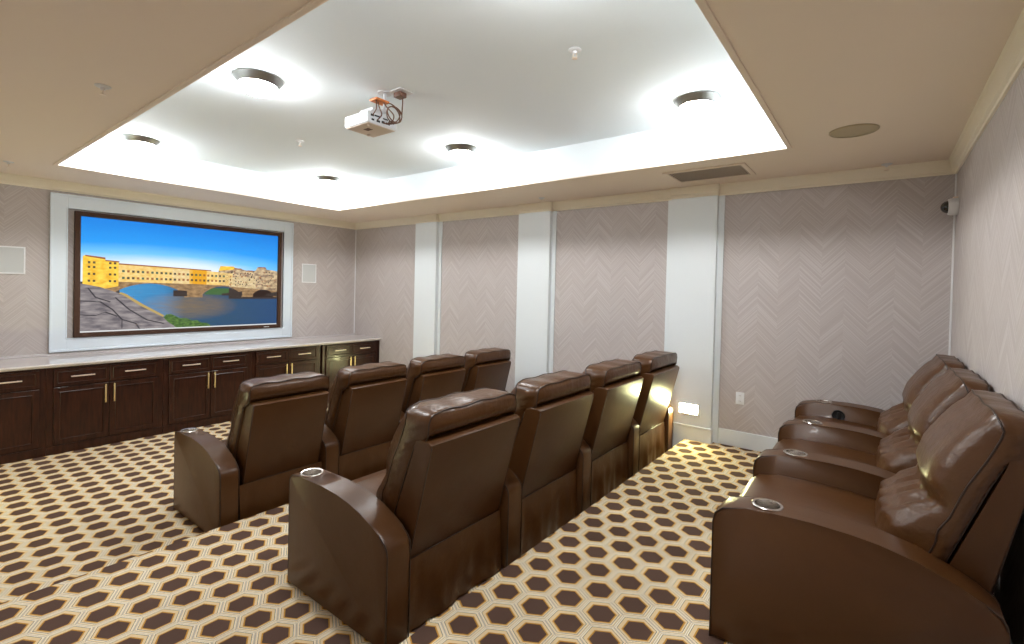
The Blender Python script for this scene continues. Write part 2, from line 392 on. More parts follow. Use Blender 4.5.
def cushion(W_, ds, ff, fr, bb):
    """boxed, pillow-fronted back cushion; x depth, y width from 0 to W_, z height"""
    NS, NK, NA = 28, 34, 6
    tf = [(a, b+ff) for a, b in [(.38, .550), (.55, .600), (.70, .650), (.91, .735), (1.0, .765), (1.05, .775)]]
    tr = [(a, b+fr) for a, b in [(.38, .595), (.910, .785), (.928, .832), (.96, .860), (1.05, .866)]]
    HB, HT = .39, 1.035
    bm = B(); V = {}
    def P(i, k, a):
        s = -1+2*i/NS; kk = k/NK; aa = a/NA; h = HB+(HT-HB)*kk
        ed = max(0, 1-abs(s)**5)
        lob = [(.39, .02), (.44, .075), (.52, .12), (.60, .125), (.665, .085), (.69, .055), (.715, .075), (.77, .125), (.85, .135), (.93, .115), (.99, .085), (1.02, .05), (1.04, .02)]
        b = (bb-(.42*min(1, max(0, (h-.66)/.05)) if bb > 1 else 0))*lerp_tab(lob, h)*(ed**.7)
        # puckers fanning out along the tuck
        tuck = math.exp(-((h-.69)/.045)**2)
        b += .017*tuck*math.sin(s*26+2*math.sin(s*7))*(.35+ed)
        b += .008*math.exp(-((h-.60)/.05)**2)*math.sin(s*17+h*40)
        b += .0035*abs(s)**3*(1-abs(s)**14)*math.sin(h*95+3*math.sin(h*23)+s*5)*(1 if a == 0 else 0)
        f = lerp_tab(tf, h)-b
        r = min(lerp_tab(tr, h), 7.552-6.6-ds)
        x = f+(r-f)*aa
        if b > 0 and 0 < aa < 1:                       # keep the band width even
            f0 = lerp_tab(tf, h); x = (f0+(r-f0)*aa) if abs(s) > .999 else x
        hw = W_/2-.004
        y = s*hw
        if abs(s) > .999:
            pl = .0055*math.sin(h*170+a*1.4+1.5*math.sin(h*31))*math.sin(PI*aa)
            y = s*(hw+.010*math.sin(PI*aa)+pl-.012)
        z = h
        if k == NK:
            z += .022*ed*(1-.3*aa)+.004*math.sin(s*9+1)*ed
            z += .004*math.sin(PI*aa)
        zc = HT
        # soften the top corners
        cut = max(0, (abs(s)-.86)/.14)
        z -= .035*cut*cut*max(0, (h-.8)/.235)
        # rear panel bellies out above the shell
        if a == NA and h > .925: x += (.018 if bb == 1 else 0)*ed*math.sin(PI*min(1, (h-.925)/.11))
        return Vector((x+ds, W_/2+y, z))
    def vv(i, k, a):
        if (i, k, a) not in V: V[(i, k, a)] = bm.verts.new(P(i, k, a))
        return V[(i, k, a)]
    for i in range(NS):
        for k in range(NK):
            bm.faces.new((vv(i, k, 0), vv(i, k+1, 0), vv(i+1, k+1, 0), vv(i+1, k, 0)))
            bm.faces.new((vv(i, k, NA), vv(i+1, k, NA), vv(i+1, k+1, NA), vv(i, k+1, NA)))
        for a in range(NA):
            bm.faces.new((vv(i, NK, a), vv(i, NK, a+1), vv(i+1, NK, a+1), vv(i+1, NK, a)))
            bm.faces.new((vv(i, 0, a), vv(i+1, 0, a), vv(i+1, 0, a+1), vv(i, 0, a+1)))
    for k in range(NK):
        for a in range(NA):
            bm.faces.new((vv(0, k, a), vv(0, k, a+1), vv(0, k+1, a+1), vv(0, k+1, a)))
            bm.faces.new((vv(NS, k, a), vv(NS, k+1, a), vv(NS, k+1, a+1), vv(NS, k, a+1)))
    bmesh.ops.recalc_face_normals(bm, faces=bm.faces)
    loops = []
    for a in (0, NA):
        ks = range(2, NK+1) if a == 0 else range(int(NK*.80), NK+1)
        loops.append([P(0, k, a) for k in ks]+[P(i, NK, a) for i in range(1, NS)]+[P(NS, k, a) for k in reversed(ks)])
    loops.append([P(0, k, NA)-Vector((.004, .002, 0)) for k in range(4, int(NK*.8)+1)]); loops.append([P(NS, k, NA)-Vector((.004, -.002, 0)) for k in range(4, int(NK*.8)+1)])
    return bm, loops

def back_curve(parent, W_, ds, y0, rear):
    bm, loops = cushion(W_, ds, *((.05, .05, 1.3) if rear else (-.03, .030, 1.0)))
    o = obj('back_cushion', bm, M['leather_soft'], parent, True, 80); o.location.y = y0
    p = B()
    for l in loops: add_tube(p, l, .0034, 6)
    obj('piping', p, M['piping'], o, True, None)

def make_chair(label, group, p, aw, depth, rear, ds, cup_t):
    """origin at the floor under the front left corner; the left arm is part of it"""
    t = thing('recliner', label, 'armchair', (0, 0, 0), group)
    prof = arm_profile(depth, rear)
    make_arm(t, 0, aw, prof, cup_t)
    y0, y1 = aw+.002, p-.002; Wd = y1-y0
    # seat
    bm = B()
    pr = [(.03, .30), (.01, .33), (.0, .38), (.012, .43), (.05, .462), (.14, .476), (.30, .478), (.48, .468), (.64, .455), (.64, .30)]
    if rear: pr = [(a-.012, z) for a, z in pr]
    add_prism(bm, pr, y0+.003, y1-.003, bev=.022, seg=4); obj('seat', bm, M['leather'], t, True, 50)
    bm = B(); add_box(bm, -.0, .045, y0+.006, y1-.006, .045, .295, bev=.014, seg=3); obj('footrest', bm, M['leather'], t, True, 50)
    bm = B(); add_box(bm, .055, .70, y0+.012, y1-.012, .001, .295, bev=.004)
    obj('base', bm, M['black'], t)
    # back shell: a wedge, upholstered
    bm = B()
    ins = .018 if p < .8 else 0
    e_ = -.018 if rear else 0
    k_ = .05 if rear else .030
    sh = [(.585+k_+ds, .335), (.600+k_+ds, .372), (.775+k_+ds, .862), (.787+k_+ds, .905), (.797+k_+ds, .927), (.905+e_+ds, .922), (.922+e_+ds, .911), (.917+e_+ds, .880), (.785+ds, .345), (.775+ds, .335)]
    add_prism(bm, sh, y0+.014+ins, y1-.018-ins, bev=.008, seg=3); o = obj('back_shell', bm, M['leather'], t, True, 35)
    bm = B()                                             # welt down the rear edges of the shell
    for y in (y0+.019+ins, y1-.023-ins):
        add_tube(bm, [(.920+e_+ds, y, .900), (.785+ds, y, .345)], .003, 6)
    add_tube(bm, [(.788+ds, y0+.019+ins, .347), (.788+ds, y1-.023-ins, .347)], .003, 6)
    obj('piping', bm, M['piping'], o, True, None)
    back_curve(t, Wd-.012, ds, y0+.006, rear)
    # loose skirt below the shell
    bm = B(); NX, NZ = 40, 10; g = []
    rnd = random.Random(11)
    ph = [rnd.uniform(0, 6) for _ in range(4)]
    for side in (0, 1):
        rows = []
        for j in range(NZ+1):
            h = .345-(.335)*j/NZ; row = []
            for i in range(NX+1):
                u = i/NX; q = j/NZ
                wv = .009*q*math.sin(u*11+ph[0]+q*1.5)+.004*math.sqrt(q)*math.sin(u*23+ph[1]-q*3)+.003*q*math.sin(u*41+ph[2]+q*4)
                row.append(bm.verts.new((.790+ds-.006*side+wv+.018*q, y0+.012+(Wd-.024)*u, h)))
            rows.append(row)
        g.append(rows)
    for s_, rows in enumerate(g):
        for j in range(NZ):
            for i in range(NX):
                q = (rows[j][i], rows[j][i+1], rows[j+1][i+1], rows[j+1][i]); bm.faces.new(q if s_ == 0 else q[::-1])
    for j in range(NZ):
        for i in (0, NX): bm.faces.new((g[0][j][i], g[0][j+1][i], g[1][j+1][i], g[1][j][i]))
    for i in range(NX):
        for j in (0, NZ): bm.faces.new((g[0][j][i], g[0][j][i+1], g[1][j][i+1], g[1][j][i]))
    bmesh.ops.recalc_face_normals(bm, faces=bm.faces)
    obj('skirt', bm, M['skirt'], t, True, 60)
    return t, prof

def row(n, x, y, z, p, aw, depth, rear, ds, cup_t, labels, group, skew=0, sz=1):
    t, prof = make_chair(labels[0], group, p, aw, depth, rear, ds, cup_t)
    t.location = (x, y, z); t.scale = (1, 1, sz); out = [t]
    for i in range(1, n): out.append(dup(t, (x+skew*i, y+p*i, z), labels[i]))
    make_arm(out[-1], p, aw, prof, cup_t)      # the row's closing arm belongs to its last seat
    return out
row(4, 2.88, -3.564, 0, .765, .125, .82, False, 0, .11,
    ['brown leather recliner nearest the aisle in the front row, its whole outer arm in view',
     'brown leather recliner second from the aisle in the front row by the cabinets',
     'brown leather recliner third from the aisle in the front row',
     'brown leather recliner of the front row closest to the far wallpapered wall'], 'recliners of the front row')
row(4, 4.665, -3.611, .15, .830, .135, .82, False, 0, .11,
    ['large brown leather recliner at the aisle end of the middle row, seen from behind',
     'brown leather recliner second from the aisle in the middle row, seen from behind',
     'brown leather recliner third from the aisle in the middle row, seen from behind',
     'brown leather recliner at the wall end of the middle row, lit by the step light'], 'recliners of the middle row', .017, .978)
rear = row(3, 6.60, -2.81, .30, .824, .150, .885, True, .06, .195,
    ['brown leather recliner at the right edge, nearest the camera against the back wall',
     'middle brown leather recliner of the three against the back wall',
     'brown leather recliner against the back wall under the dome camera'], 'recliners of the rear row')
# round recline control let into the last arm's inner face
bm = B(); add_lathe(bm, [(0, .0), (.040, .0), (.044, .004), (.040, .010), (.032, .006), (.0, .006)], (.30, .824-.001, .535), '-y', 28)
add_box(bm, .292, .308, .824-.022, .824-.004, .507, .563, bev=.004)
o = obj('recline_control', bm, M['black'], rear[2], True, 40); o['label'] = 'round black recline control'; o.location.z = -.03

# ------------------------------------------------------------------ cabinets under the screen
def shaker(bm, y0, y1, z0, z1, x, rail, th=.02, dep=.007):
    add_box(bm, x, x+th, y0, y1, z0, z1)
    bm.faces.ensure_lookup_table()
    f = max(bm.faces, key=lambda f: (f.calc_center_median().x, f.calc_area()))
    bmesh.ops.inset_region(bm, faces=[f], thickness=.0025, depth=.0015)
    bmesh.ops.inset_region(bm, faces=[f], thickness=rail)
    bmesh.ops.inset_region(bm, faces=[f], thickness=.005, depth=.003)
    bmesh.ops.inset_region(bm, faces=[f], thickness=.007, depth=-.003-dep)
def pull(bm, p, ln, vert, r=.006):
    x, y, z = p; o = .03
    d = Vector((0, 0, 1)) if vert else Vector((0, 1, 0)); c = Vector((x+o, y, z))
    a, b = c-d*ln/2, c+d*ln/2
    add_box(bm, x+o-r, x+o+r, a.y-(r if vert else 0), b.y+(r if vert else 0), a.z-(0 if vert else r), b.z+(0 if vert else r), bev=.002)
    for q in (c-d*ln*.36, c+d*ln*.36): add_box(bm, x-.001, x+o, q.y-.004, q.y+.004, q.z-.004, q.z+.004)
XF = .69
def cabinet(label):
    t = thing('cabinet', label, 'cabinet', (0, 0, 0), 'dark cabinets under the screen')
    PW = .965; a, b = .052, PW-.052; c = (a+b)/2
    bm = B(); add_box(bm, .01, XF, .0006, PW-.0006, 0.0, .862)
    add_box(bm, XF-.001, XF+.008, .0006, PW-.0006, 0.0, .085, bev=.002)
    obj('body', bm, M['wood'], t)
    for y0, y1, s in ((a, c-.003, 1), (c+.003, b, -1)):
        bm = B(); shaker(bm, y0, y1, .675, .842, XF, .030); d = obj('drawer', bm, M['wood'], t)
        bm = B(); pull(bm, (XF+.02, (y0+y1)/2, .765), .185, False); q = obj('handle', bm, M['champagne'], d, True, 40); q['label'] = 'champagne metal bar handle'
        bm = B(); shaker(bm, y0, y1, .100, .660, XF, .058); d = obj('door', bm, M['wood'], t)
        bm = B(); pull(bm, (XF+.02, (c-.036 if s == 1 else c+.036), .555), .19, True, .0065); q = obj('handle', bm, M['brass'], d, True, 40); q['label'] = 'upright brass bar handle'
    return t
ys = [-4.905+.0, -3.940, -2.972, -2.005, -1.004]
labs = ['dark wood cabinet at the left edge of the picture, cut by the frame',
        'dark wood cabinet with two doors and two drawers, second from the left',
        'dark wood cabinet in the middle of the row, below the centre of the screen',
        'dark wood cabinet below the right end of the screen, partly behind the recliners',
        'dark wood cabinet in the corner by the far wall, lit by a yellow glow']
c0 = cabinet(labs[0]); c0.location.y = ys[0]
for y, l in zip(ys[1:], labs[1:]): dup(c0, (0, y, 0), l)
bm = B(); add_box(bm, .0, XF+.02, -W+.02, ys[0]-.003, 0, .862); o = obj('filler_panel', bm, M['wood']); tag(o, 'dark wood end panel closing the cabinet run at the near wall', 'panel')
bm = B(); add_box(bm, .012, XF+.008, -.036, -.004, 0, .862); o = obj('filler_panel', bm, M['wood']); tag(o, 'narrow dark wood strip between the corner cabinet and the far wall', 'panel')
# worktop with an eased edge
bm = B()
add_prism(bm, [(.004, .864), (.715, .864), (.722, .870), (.722, .874), (.735, .880), (.738, .890), (.732, .900), (.004, .900)], -W+.02, -.004)
o = obj('worktop', bm, M['stone'], None, True, 30); tag(o, 'long pale stone worktop running over the dark cabinets', 'worktop')
bm = B(); add_box(bm, .003, .024, -W+.02, -.004, .9005, .925, bev=.004); o = obj('upstand', bm, M['stone'], None)
tag(o, 'thin pale stone upstand along the wall behind the worktop', 'trim')

# ------------------------------------------------------------------ screen wall
bm = B()
oy0, oy1, oz0, oz1 = -3.817, -1.125, .94, 2.66; iy0, iy1, iz0, iz1 = -3.677, -1.262, 1.083, 2.512
def ring(bm, a, b, x0, x1, bev=.003):
    (ay0, ay1, az0, az1), (by0, by1, bz0, bz1) = a, b
    add_box(bm, x0, x1, ay0, by0, az0, az1, bev); add_box(bm, x0, x1, by1, ay1, az0, az1, bev)
    add_box(bm, x0, x1, by0, by1, az0, bz0, bev); add_box(bm, x0, x1, by0, by1, bz1, az1, bev)
ring(bm, (oy0, oy1, oz0, oz1), (iy0, iy1, iz0, iz1), .001, .028)
ring(bm, (oy0-.004, oy1+.004, oz0-.004, oz1+.004), (oy0+.018, oy1-.018, oz0+.018, oz1-.018), .001, .040)
ring(bm, (iy0-.012, iy1+.012, iz0-.012, iz1+.012), (iy0, iy1, iz0, iz1), .001, .034)
o = obj('screen_surround', bm, M['surround']); tag(o, 'wide white moulded surround framing the projection screen', 'moulding')
scr = thing('projection_screen', 'large wide projection screen with brown frame showing a river bridge', 'screen', (0, -2.462, 1.09))
fy0, fy1, fz0, fz1 = -3.622, -1.303, 1.088, 2.492; sy0, sy1, sz0, sz1 = -3.572, -1.352, 1.137, 2.441
def loc(o): o.location = -Vector((0, -2.462, 1.09)); return o
bm = B(); ring(bm, (fy0, fy1, fz0, fz1), (sy0, sy1, sz0, sz1), .004, .050, .003)
loc(obj('frame', bm, M['velvet'], scr))
bm = B(); add_box(bm, .0502, .0508, -1.55, -1.475, 1.105, 1.113); q = loc(obj('badge', bm, M['white'], scr)); q['label'] = 'tiny pale maker plate on the lower frame'
bm = B(); add_box(bm, .012, .020, sy0-.01, sy1+.01, sz0-.01, sz1+.01); loc(obj('screen_fabric', bm, M['white'], scr))

# the projected picture: a flat layer of coloured shapes, u to the right and v up, both 0-1
PIC = {}
def pm(key, c, s=1.0):
    if key not in PIC:
        m = bpy.data.materials.new('picture_'+key); m.use_nodes = True; nt = m.node_tree; b = nt.nodes['Principled BSDF']
        b.inputs['Base Color'].default_value = (.02, .02, .02, 1); b.inputs['Roughness'].default_value = .8; b.inputs['Specular IOR Level'].default_value = .1
        b.inputs['Emission Color'].default_value = S(c); b.inputs['Emission Strength'].default_value = s*PIC_E
        PIC[key] = m
    return PIC[key]
PIC_E = .178
def pic_coords(nt):
    geo = nt.nodes.new('ShaderNodeNewGeometry'); sp = nt.nodes.new('ShaderNodeSeparateXYZ'); nt.links.new(geo.outputs['Position'], sp.inputs[0]); g = NG(nt)
    u = g.m('DIVIDE', g.m('SUBTRACT', sp.outputs['Y'], sy0), sy1-sy0); v = g.m('DIVIDE', g.m('SUBTRACT', sp.outputs['Z'], sz0), sz1-sz0)
    cx = nt.nodes.new('ShaderNodeCombineXYZ'); nt.links.new(u, cx.inputs[0]); nt.links.new(v, cx.inputs[1])
    return g, u, v, cx.outputs[0]
def ramp(nt, fac, stops):
    cr = nt.nodes.new('ShaderNodeValToRGB'); e = cr.color_ramp.elements
    e[0].position, e[0].color = stops[0][0], S(stops[0][1]); e[1].position, e[1].color = stops[-1][0], S(stops[-1][1])
    for p, c in stops[1:-1]: q = e.new(p); q.color = S(c)
    nt.links.new(fac, cr.inputs['Fac']); return cr.outputs['Color']
def noise(nt, vec, scale, sx=1, sy=1, det=4):
    mp = nt.nodes.new('ShaderNodeMapping'); mp.inputs['Scale'].default_value = (sx, sy, 1); nt.links.new(vec, mp.inputs['Vector'])
    n = nt.nodes.new('ShaderNodeTexNoise'); n.inputs['Scale'].default_value = scale; n.inputs['Detail'].default_value = det; nt.links.new(mp.outputs['Vector'], n.inputs['Vector']); return n.outputs['Fac']
m = pm('sky', (30, 130, 220)); nt = m.node_tree; g, u, v, uv = pic_coords(nt)
# pale glow low and left of centre fading to deep blue
du = g.m('MULTIPLY', g.m('SUBTRACT', u, .30), .50); dv = g.m('MULTIPLY', g.m('SUBTRACT', v, .50), 1.7)
rr = g.m('SQRT', g.m('ADD', g.m('MULTIPLY', du, du), g.m('MULTIPLY', dv, dv)))
rr = g.m('ADD', rr, g.m('MULTIPLY', g.m('SUBTRACT', noise(nt, uv, 3, 1, 4), .5), .08))
nt.links.new(ramp(nt, rr, [(0, (240, 238, 240)), (.22, (215, 230, 245)), (.36, (110, 190, 245)), (.52, (38, 150, 235)), (1, (20, 110, 205))]), nt.nodes['Principled BSDF'].inputs['Emission Color'])
m = pm('water', (40, 90, 120)); nt = m.node_tree; g, u, v, uv = pic_coords(nt)
n1 = noise(nt, uv, 9, 1, 7); dx = g.m('DIVIDE', g.m('SUBTRACT', u, .49), .27)
warm = g.m('MULTIPLY', g.m('SUBTRACT', 1.0, g.m('MINIMUM', 1.0, g.m('ADD', g.m('MULTIPLY', dx, dx), g.m('POWER', g.m('DIVIDE', g.m('ABSOLUTE', g.m('SUBTRACT', v, .22)), .15), 2.0)))), g.m('MULTIPLY', noise(nt, uv, 10, 1.5, 6), 1.05))
blue = ramp(nt, u, [(0, (70, 165, 220)), (.36, (60, 140, 190)), (.46, (40, 78, 90)), (.7, (42, 72, 88)), (1, (34, 66, 100))])
c = g.mixc(g.m('MULTIPLY', n1, .55), blue, S((25, 70, 130))); c = g.mixc(warm, c, S((140, 110, 60)))
nt.links.new(c, nt.nodes['Principled BSDF'].inputs['Emission Color'])
def noisy(key, c1, c2, sc, sx=1, sy=1):
    m = pm(key, c1); nt = m.node_tree; g, u, v, uv = pic_coords(nt)
    nt.links.new(ramp(nt, noise(nt, uv, sc, sx, sy, 6), [(.35, c1), (.65, c2)]), nt.nodes['Principled BSDF'].inputs['Emission Color']); return m
noisy('rock', (92, 86, 92), (150, 142, 142), 16, 1, 2); noisy('bush', (28, 62, 24), (96, 130, 60), 60)
noisy('yellow', (225, 170, 40), (250, 212, 80), 30); noisy('pale_yellow', (222, 180, 90), (240, 210, 140), 40)
noisy('cream', (205, 180, 130), (232, 212, 170), 50); noisy('stone', (120, 92, 62), (165, 132, 92), 40)
noisy('town', (120, 96, 80), (215, 190, 150), 34)
for k, c in (('roof', (150, 92, 50)), ('shade', (52, 40, 36)), ('window', (70, 62, 50)), ('shutter', (60, 90, 74)), ('amber', (222, 158, 20)), ('crack', (52, 48, 54)), ('grass_edge', (175, 150, 90)), ('far_green', (60, 96, 50)), ('border', (205, 205, 205))): pm(k, c)
keys = list(PIC); bm = B(); layer = [0]
def poly(pts, key, lift=None):
    lift = layer[0] if lift is None else lift
    vs = [bm.verts.new((.0205+lift*.00012, sy0+(sy1-sy0)*u, sz0+(sz1-sz0)*v)) for u, v in pts]
    f = bm.faces.new(vs); f.material_index = keys.index(key)
    f.normal_update()
    if f.normal.x < 0: f.normal_flip()
def rect(u0, u1, v0, v1, key): poly([(u0, v0), (u1, v0), (u1, v1), (u0, v1)], key)
rect(0, 1, 0, 1, 'sky'); layer[0] = 1
rect(0, 1, 0, .438, 'water'); layer[0] = 2
# far green bank and shaded arches behind the bridge
rect(.0, .16, .34, .44, 'shade'); poly([(.56, .335), (.70, .33), (.70, .40), (.60, .40)], 'far_green'); rect(.70, 1, .29, .40, 'shade'); rect(.84, .97, .31, .38, 'shade')
layer[0] = 3
# bridge body with three arches cut as an outline
def arch(u0, u1, vs, vt, n=14): return [(u0+(u1-u0)*k/n, vs+(vt-vs)*math.sin(PI*k/n)**.75) for k in range(n+1)]
top = lambda u: .465-.03*u
def span(u0, u1, a0, a1, vs, vt, key='stone'):
    A = arch(a0, a1, vs, vt); pts = [(u0, vs-.03)]+[(a0, vs-.03)]+A+[(a1, vs-.03), (u1, vs-.03), (u1, top(u1)), (u0, top(u0))]
    n = len(A)
    for k in range(n-1):
        (p, q), (r, s) = A[k], A[k+1]; poly([(p, q), (r, s), (r, top(r)), (p, top(p))], key)
    poly([(u0, vs-.03), (a0, vs-.03), (a0, top(a0)), (u0, top(u0))], key); poly([(a1, vs-.03), (u1, vs-.03), (u1, top(u1)), (a1, top(a1))], key)
span(.10, .48, .13, .46, .335, .435); span(.48, .78, .555, .775, .335, .42); span(.78, 1.0, .845, .975, .34, .395)
layer[0] = 4
for a, b, c in ((.405, .48, .315), (.66, .78, .325), (.93, 1.0, .32)):
    poly([(a, c), (b, c), (b, .37), (a, .375 if a < .5 else .345)], 'shade')
layer[0] = 5
poly([(.475, .305), (.548, .305), (.560, .44), (.470, .44)], 'stone'); poly([(.782, .315), (.842, .315), (.850, .40), (.775, .40)], 'stone')
# houses along the bridge
layer[0] = 6
poly([(.01, .40), (.08, .375), (.155, .405), (.155, .625), (.10, .63), (.10, .655), (.02, .67), (.01, .66)], 'yellow')
poly([(.155, .445), (.155, .602), (.50, .582), (.50, .438)], 'pale_yellow')
poly([(.40, .44), (.40, .582), (.485, .578), (.485, .44)], 'cream')
poly([(.485, .44), (.485, .588), (.575, .578), (.575, .435)], 'amber')
poly([(.575, .435), (.575, .575), (.72, .555), (.72, .43)], 'pale_yellow')
poly([(.64, .57), (.65, .62), (.70, .63), (.75, .615), (.79, .60), (.83, .585), (.86, .60), (.87, .635), (.92, .635), (.93, .615), (.96, .61), (1.0, .60), (1, .38), (.84, .40), (.70, .42), (.64, .45)], 'town')
poly([(.70, .42), (.70, .51), (.78, .535), (.86, .51), (.86, .40)], 'cream'); poly([(.90, .40), (.90, .52), (.96, .53), (1.0, .50), (1.0, .39)], 'town')
layer[0] = 7
poly([(.02, .66), (.02, .672), (.10, .657), (.10, .640)], 'roof'); poly([(.10, .626), (.10, .636), (.158, .630), (.158, .618)], 'roof')
poly([(.155, .600), (.155, .612), (.60, .583), (.60, .574)], 'roof'); poly([(.64, .58), (.65, .63), (.73, .632), (.73, .60)], 'yellow')
for a, b, c in ((.72, .78, .602), (.80, .85, .585), (.87, .93, .628)): poly([(a, c), (a+.01, c+.012), (b-.01, c+.012), (b, c)], 'roof')
layer[0] = 8
rw = random.Random(3)
for uu in (.03, .05, .115, .135):
    for vv_ in (.44, .50, .56, .60): rect(uu, uu+.010, vv_, vv_+.018, 'window')
u = .17
while u < .68:
    for fz in (.22, .62): 
        lo, hi = .445, .60-.06*(u-.155)
        vb = lo+(hi-lo)*fz; rect(u, u+.011, vb-.008, vb+.012, rw.choice(['window', 'shutter', 'window', 'roof']))
    u += .0215
for k in range(70):
    a, b = rw.uniform(.70, .985), rw.uniform(.42, .58); rect(a, a+.006, b, b+.013, rw.choice(['window', 'shade', 'roof']))
# stone embankment
layer[0] = 9
poly([(0, 0), (.44, 0), (.43, .015), (.355, .125), (.25, .235), (.175, .33), (.08, .395), (0, .425)], 'rock')
layer[0] = 10
poly([(.155, .340), (.175, .325), (.25, .228), (.355, .118), (.365, .130), (.262, .243), (.188, .336), (.165, .352)], 'grass_edge')
for L_ in ([(.0, .27), (.08, .26), (.13, .19), (.17, .10), (.17, .02)], [(.0, .15), (.06, .14), (.10, .17), (.15, .13)], [(.14, .30), (.20, .19), (.28, .09), (.36, .05)], [(.17, .10), (.23, .06), (.25, 0)], [(.03, .38), (.06, .30), (.12, .26)]):
    for (a, b), (c, d) in zip(L_, L_[1:]): poly([(a, b), (c, d), (c+.004, d+.008), (a+.004, b+.008)], 'crack')
layer[0] = 11
bu = [(.43, .0), (.595, .0), (.60, .02), (.58, .045), (.55, .05), (.53, .075), (.50, .075), (.47, .10), (.44, .10), (.42, .12), (.395, .145), (.37, .14), (.36, .11), (.38, .07), (.41, .03)]
poly(bu, 'bush')
layer[0] = 12
rect(0, 1, 0, .012, 'border')
q = loc(obj('projected_picture', bm, [PIC[k] for k in keys], scr)); q['label'] = 'bright picture of yellow houses on an arched stone bridge over a river'

# ------------------------------------------------------------------ wall and ceiling fittings
def wall_speaker(y0, y1, z0, z1, label):
    t = thing('wall_speaker', label, 'speaker', (0, (y0+y1)/2, (z0+z1)/2), 'flush speakers beside the screen')
    hy, hz = (y1-y0)/2, (z1-z0)/2
    bm = B(); ring(bm, (-hy, hy, -hz, hz), (-hy+.014, hy-.014, -hz+.014, hz-.014), .0, .010, .002); obj('frame', bm, M['white'], t)
    bm = B(); add_box(bm, .0, .006, -hy+.014, hy-.014, -hz+.014, hz-.014); obj('grille', bm, M['grille'], t)
wall_speaker(-4.262, -4.004, 1.775, 2.06, 'square pale flush speaker on the wallpaper left of the screen')
wall_speaker(-.960, -.722, 1.765, 2.06, 'small pale flush speaker on the wallpaper right of the screen')

def lamp(label):
    t = thing('ceiling_light', label, 'ceiling light', (0, 0, 0), 'round ceiling lights in the tray')
    bm = B(); add_lathe(bm, [(0, 0), (.148, 0), (.151, -.006), (.146, -.014), (.132, -.030), (.122, -.046), (.117, -.050), (.111, -.044), (0, -.04)], (0, 0, 0), n=56)
    obj('base', bm, M['nickel'], t, True, 40)
    bm = B(); add_lathe(bm, [(.113, -.044)]+[(.113*math.cos(a), -.046-.064*math.sin(a)) for a in [k*PI/24 for k in range(1, 12)]]+[(0, -.110)], (0, 0, 0), n=56)
    q = obj('shade', bm, M['lamp_glass'], t, True, None); q['label'] = 'lit white opal glass shade'
    return t
places = [((3.81, -3.41), 'large lit ceiling light left of the projector, near the edge of the tray'),
          ((1.43, -3.41), 'small lit ceiling light in the tray corner left of the screen'),
          ((1.50, -1.46), 'smallest lit ceiling light, in the tray corner above the screen right end'),
          ((3.86, -1.50), 'lit ceiling light in the tray right of the projector'),
          ((6.08, -1.46), 'large lit ceiling light in the right corner of the tray'),
          ((6.08, -3.41), 'lit ceiling light of the tray above the rear seats, beyond the picture top')]
l0 = None
for (x, y), lb in places:
    if l0 is None: l0 = lamp(lb); l0.location = (x, y, ZT)
    else: dup(l0, (x, y, ZT), lb)

# step lights
def steplight(x, y, z, s, label):
    t = thing('step_light', label, 'step light', (x, y, z), 'step lights low on the pilasters')
    bm = B()
    def bx(a, b, c, d, e, f, bev=0):
        y0, y1 = sorted((c*s, d*s)); add_box(bm, a, b, y0, y1, e, f, bev)
    bx(-.118, .118, 0, -.008, -.062, -.045, .002); bx(-.118, .118, 0, -.008, .045, .062, .002); bx(-.118, -.088, 0, -.008, -.045, .045, .002); bx(.088, .118, 0, -.008, -.045, .045, .002)
    obj('frame', bm, M['paint'], t)
    bm = B(); bx(-.088, .088, .001, -.006, -.045, .045, .002); q = obj('lens', bm, M['step_glass'], t); q['label'] = 'glowing white lens'
steplight(5.66, -D, .600, 1, 'glowing rectangular step light low on the right-hand pilaster')
steplight(1.80, -D, .46, 1, 'step light low on the first pilaster, beside the corner cabinet')
steplight(1.80, -W+D, .46, -1, 'step light low on the near wall beside the left cabinet')

# outlet
t = thing('wall_outlet', 'white double power outlet on the wallpaper beside the right pilaster', 'outlet', (6.112, 0, .762))
bm = B(); add_box(bm, -.037, .037, -.006, 0, -.058, .058, bev=.003); obj('cover_plate', bm, M['white'], t, True, 30)
bm = B()
for z in (-.026, .026): add_box(bm, -.016, .016, -.009, -.005, z-.014, z+.014, bev=.004)
q = obj('socket', bm, M['white'], t)
bm = B()
for z in (-.026, .026):
    for x in (-.006, .006): add_box(bm, x-.0012, x+.0012, -.0096, -.0088, z-.005, z+.005)
obj('slot', bm, M['dark_slot'], q)

# ceiling vent
t = thing('air_vent', 'long slatted air vent in the tan ceiling above the right pilaster', 'vent', (5.915, -.535, ZC))
bm = B(); hx, hy = .335, .225
def ringxy(bm, hx, hy, wx, z0, z1, bev=.003):
    add_box(bm, -hx, -hx+wx, -hy, hy, z0, z1, bev); add_box(bm, hx-wx, hx, -hy, hy, z0, z1, bev)
    add_box(bm, -hx+wx, hx-wx, -hy, -hy+wx, z0, z1, bev); add_box(bm, -hx+wx, hx-wx, hy-wx, hy, z0, z1, bev)
ringxy(bm, hx, hy, .035, -.012, 0); obj('frame', bm, M['soffit'], t)
bm = B(); add_box(bm, -hx+.03, hx-.03, -hy+.03, hy-.03, -.001, -.0005); obj('duct', bm, M['dark_slot'], t)
bm = B(); n = 30
for k in range(n):
    x = -hx+.045+(2*hx-.09)*k/(n-1)
    v = [bm.verts.new(p) for p in ((x-.006, -hy+.034, -.007), (x+.006, -hy+.034, -.011), (x+.006, hy-.034, -.011), (x-.006, hy-.034, -.007))]
    w2 = [bm.verts.new(q.co+Vector((.002, 0, .001))) for q in v]
    bm.faces.new(v); bm.faces.new(w2[::-1])
    for i in range(4): bm.faces.new((v[i], v[(i+1) % 4], w2[(i+1) % 4], w2[i]))
obj('slats', bm, M['vent_slat'], t)

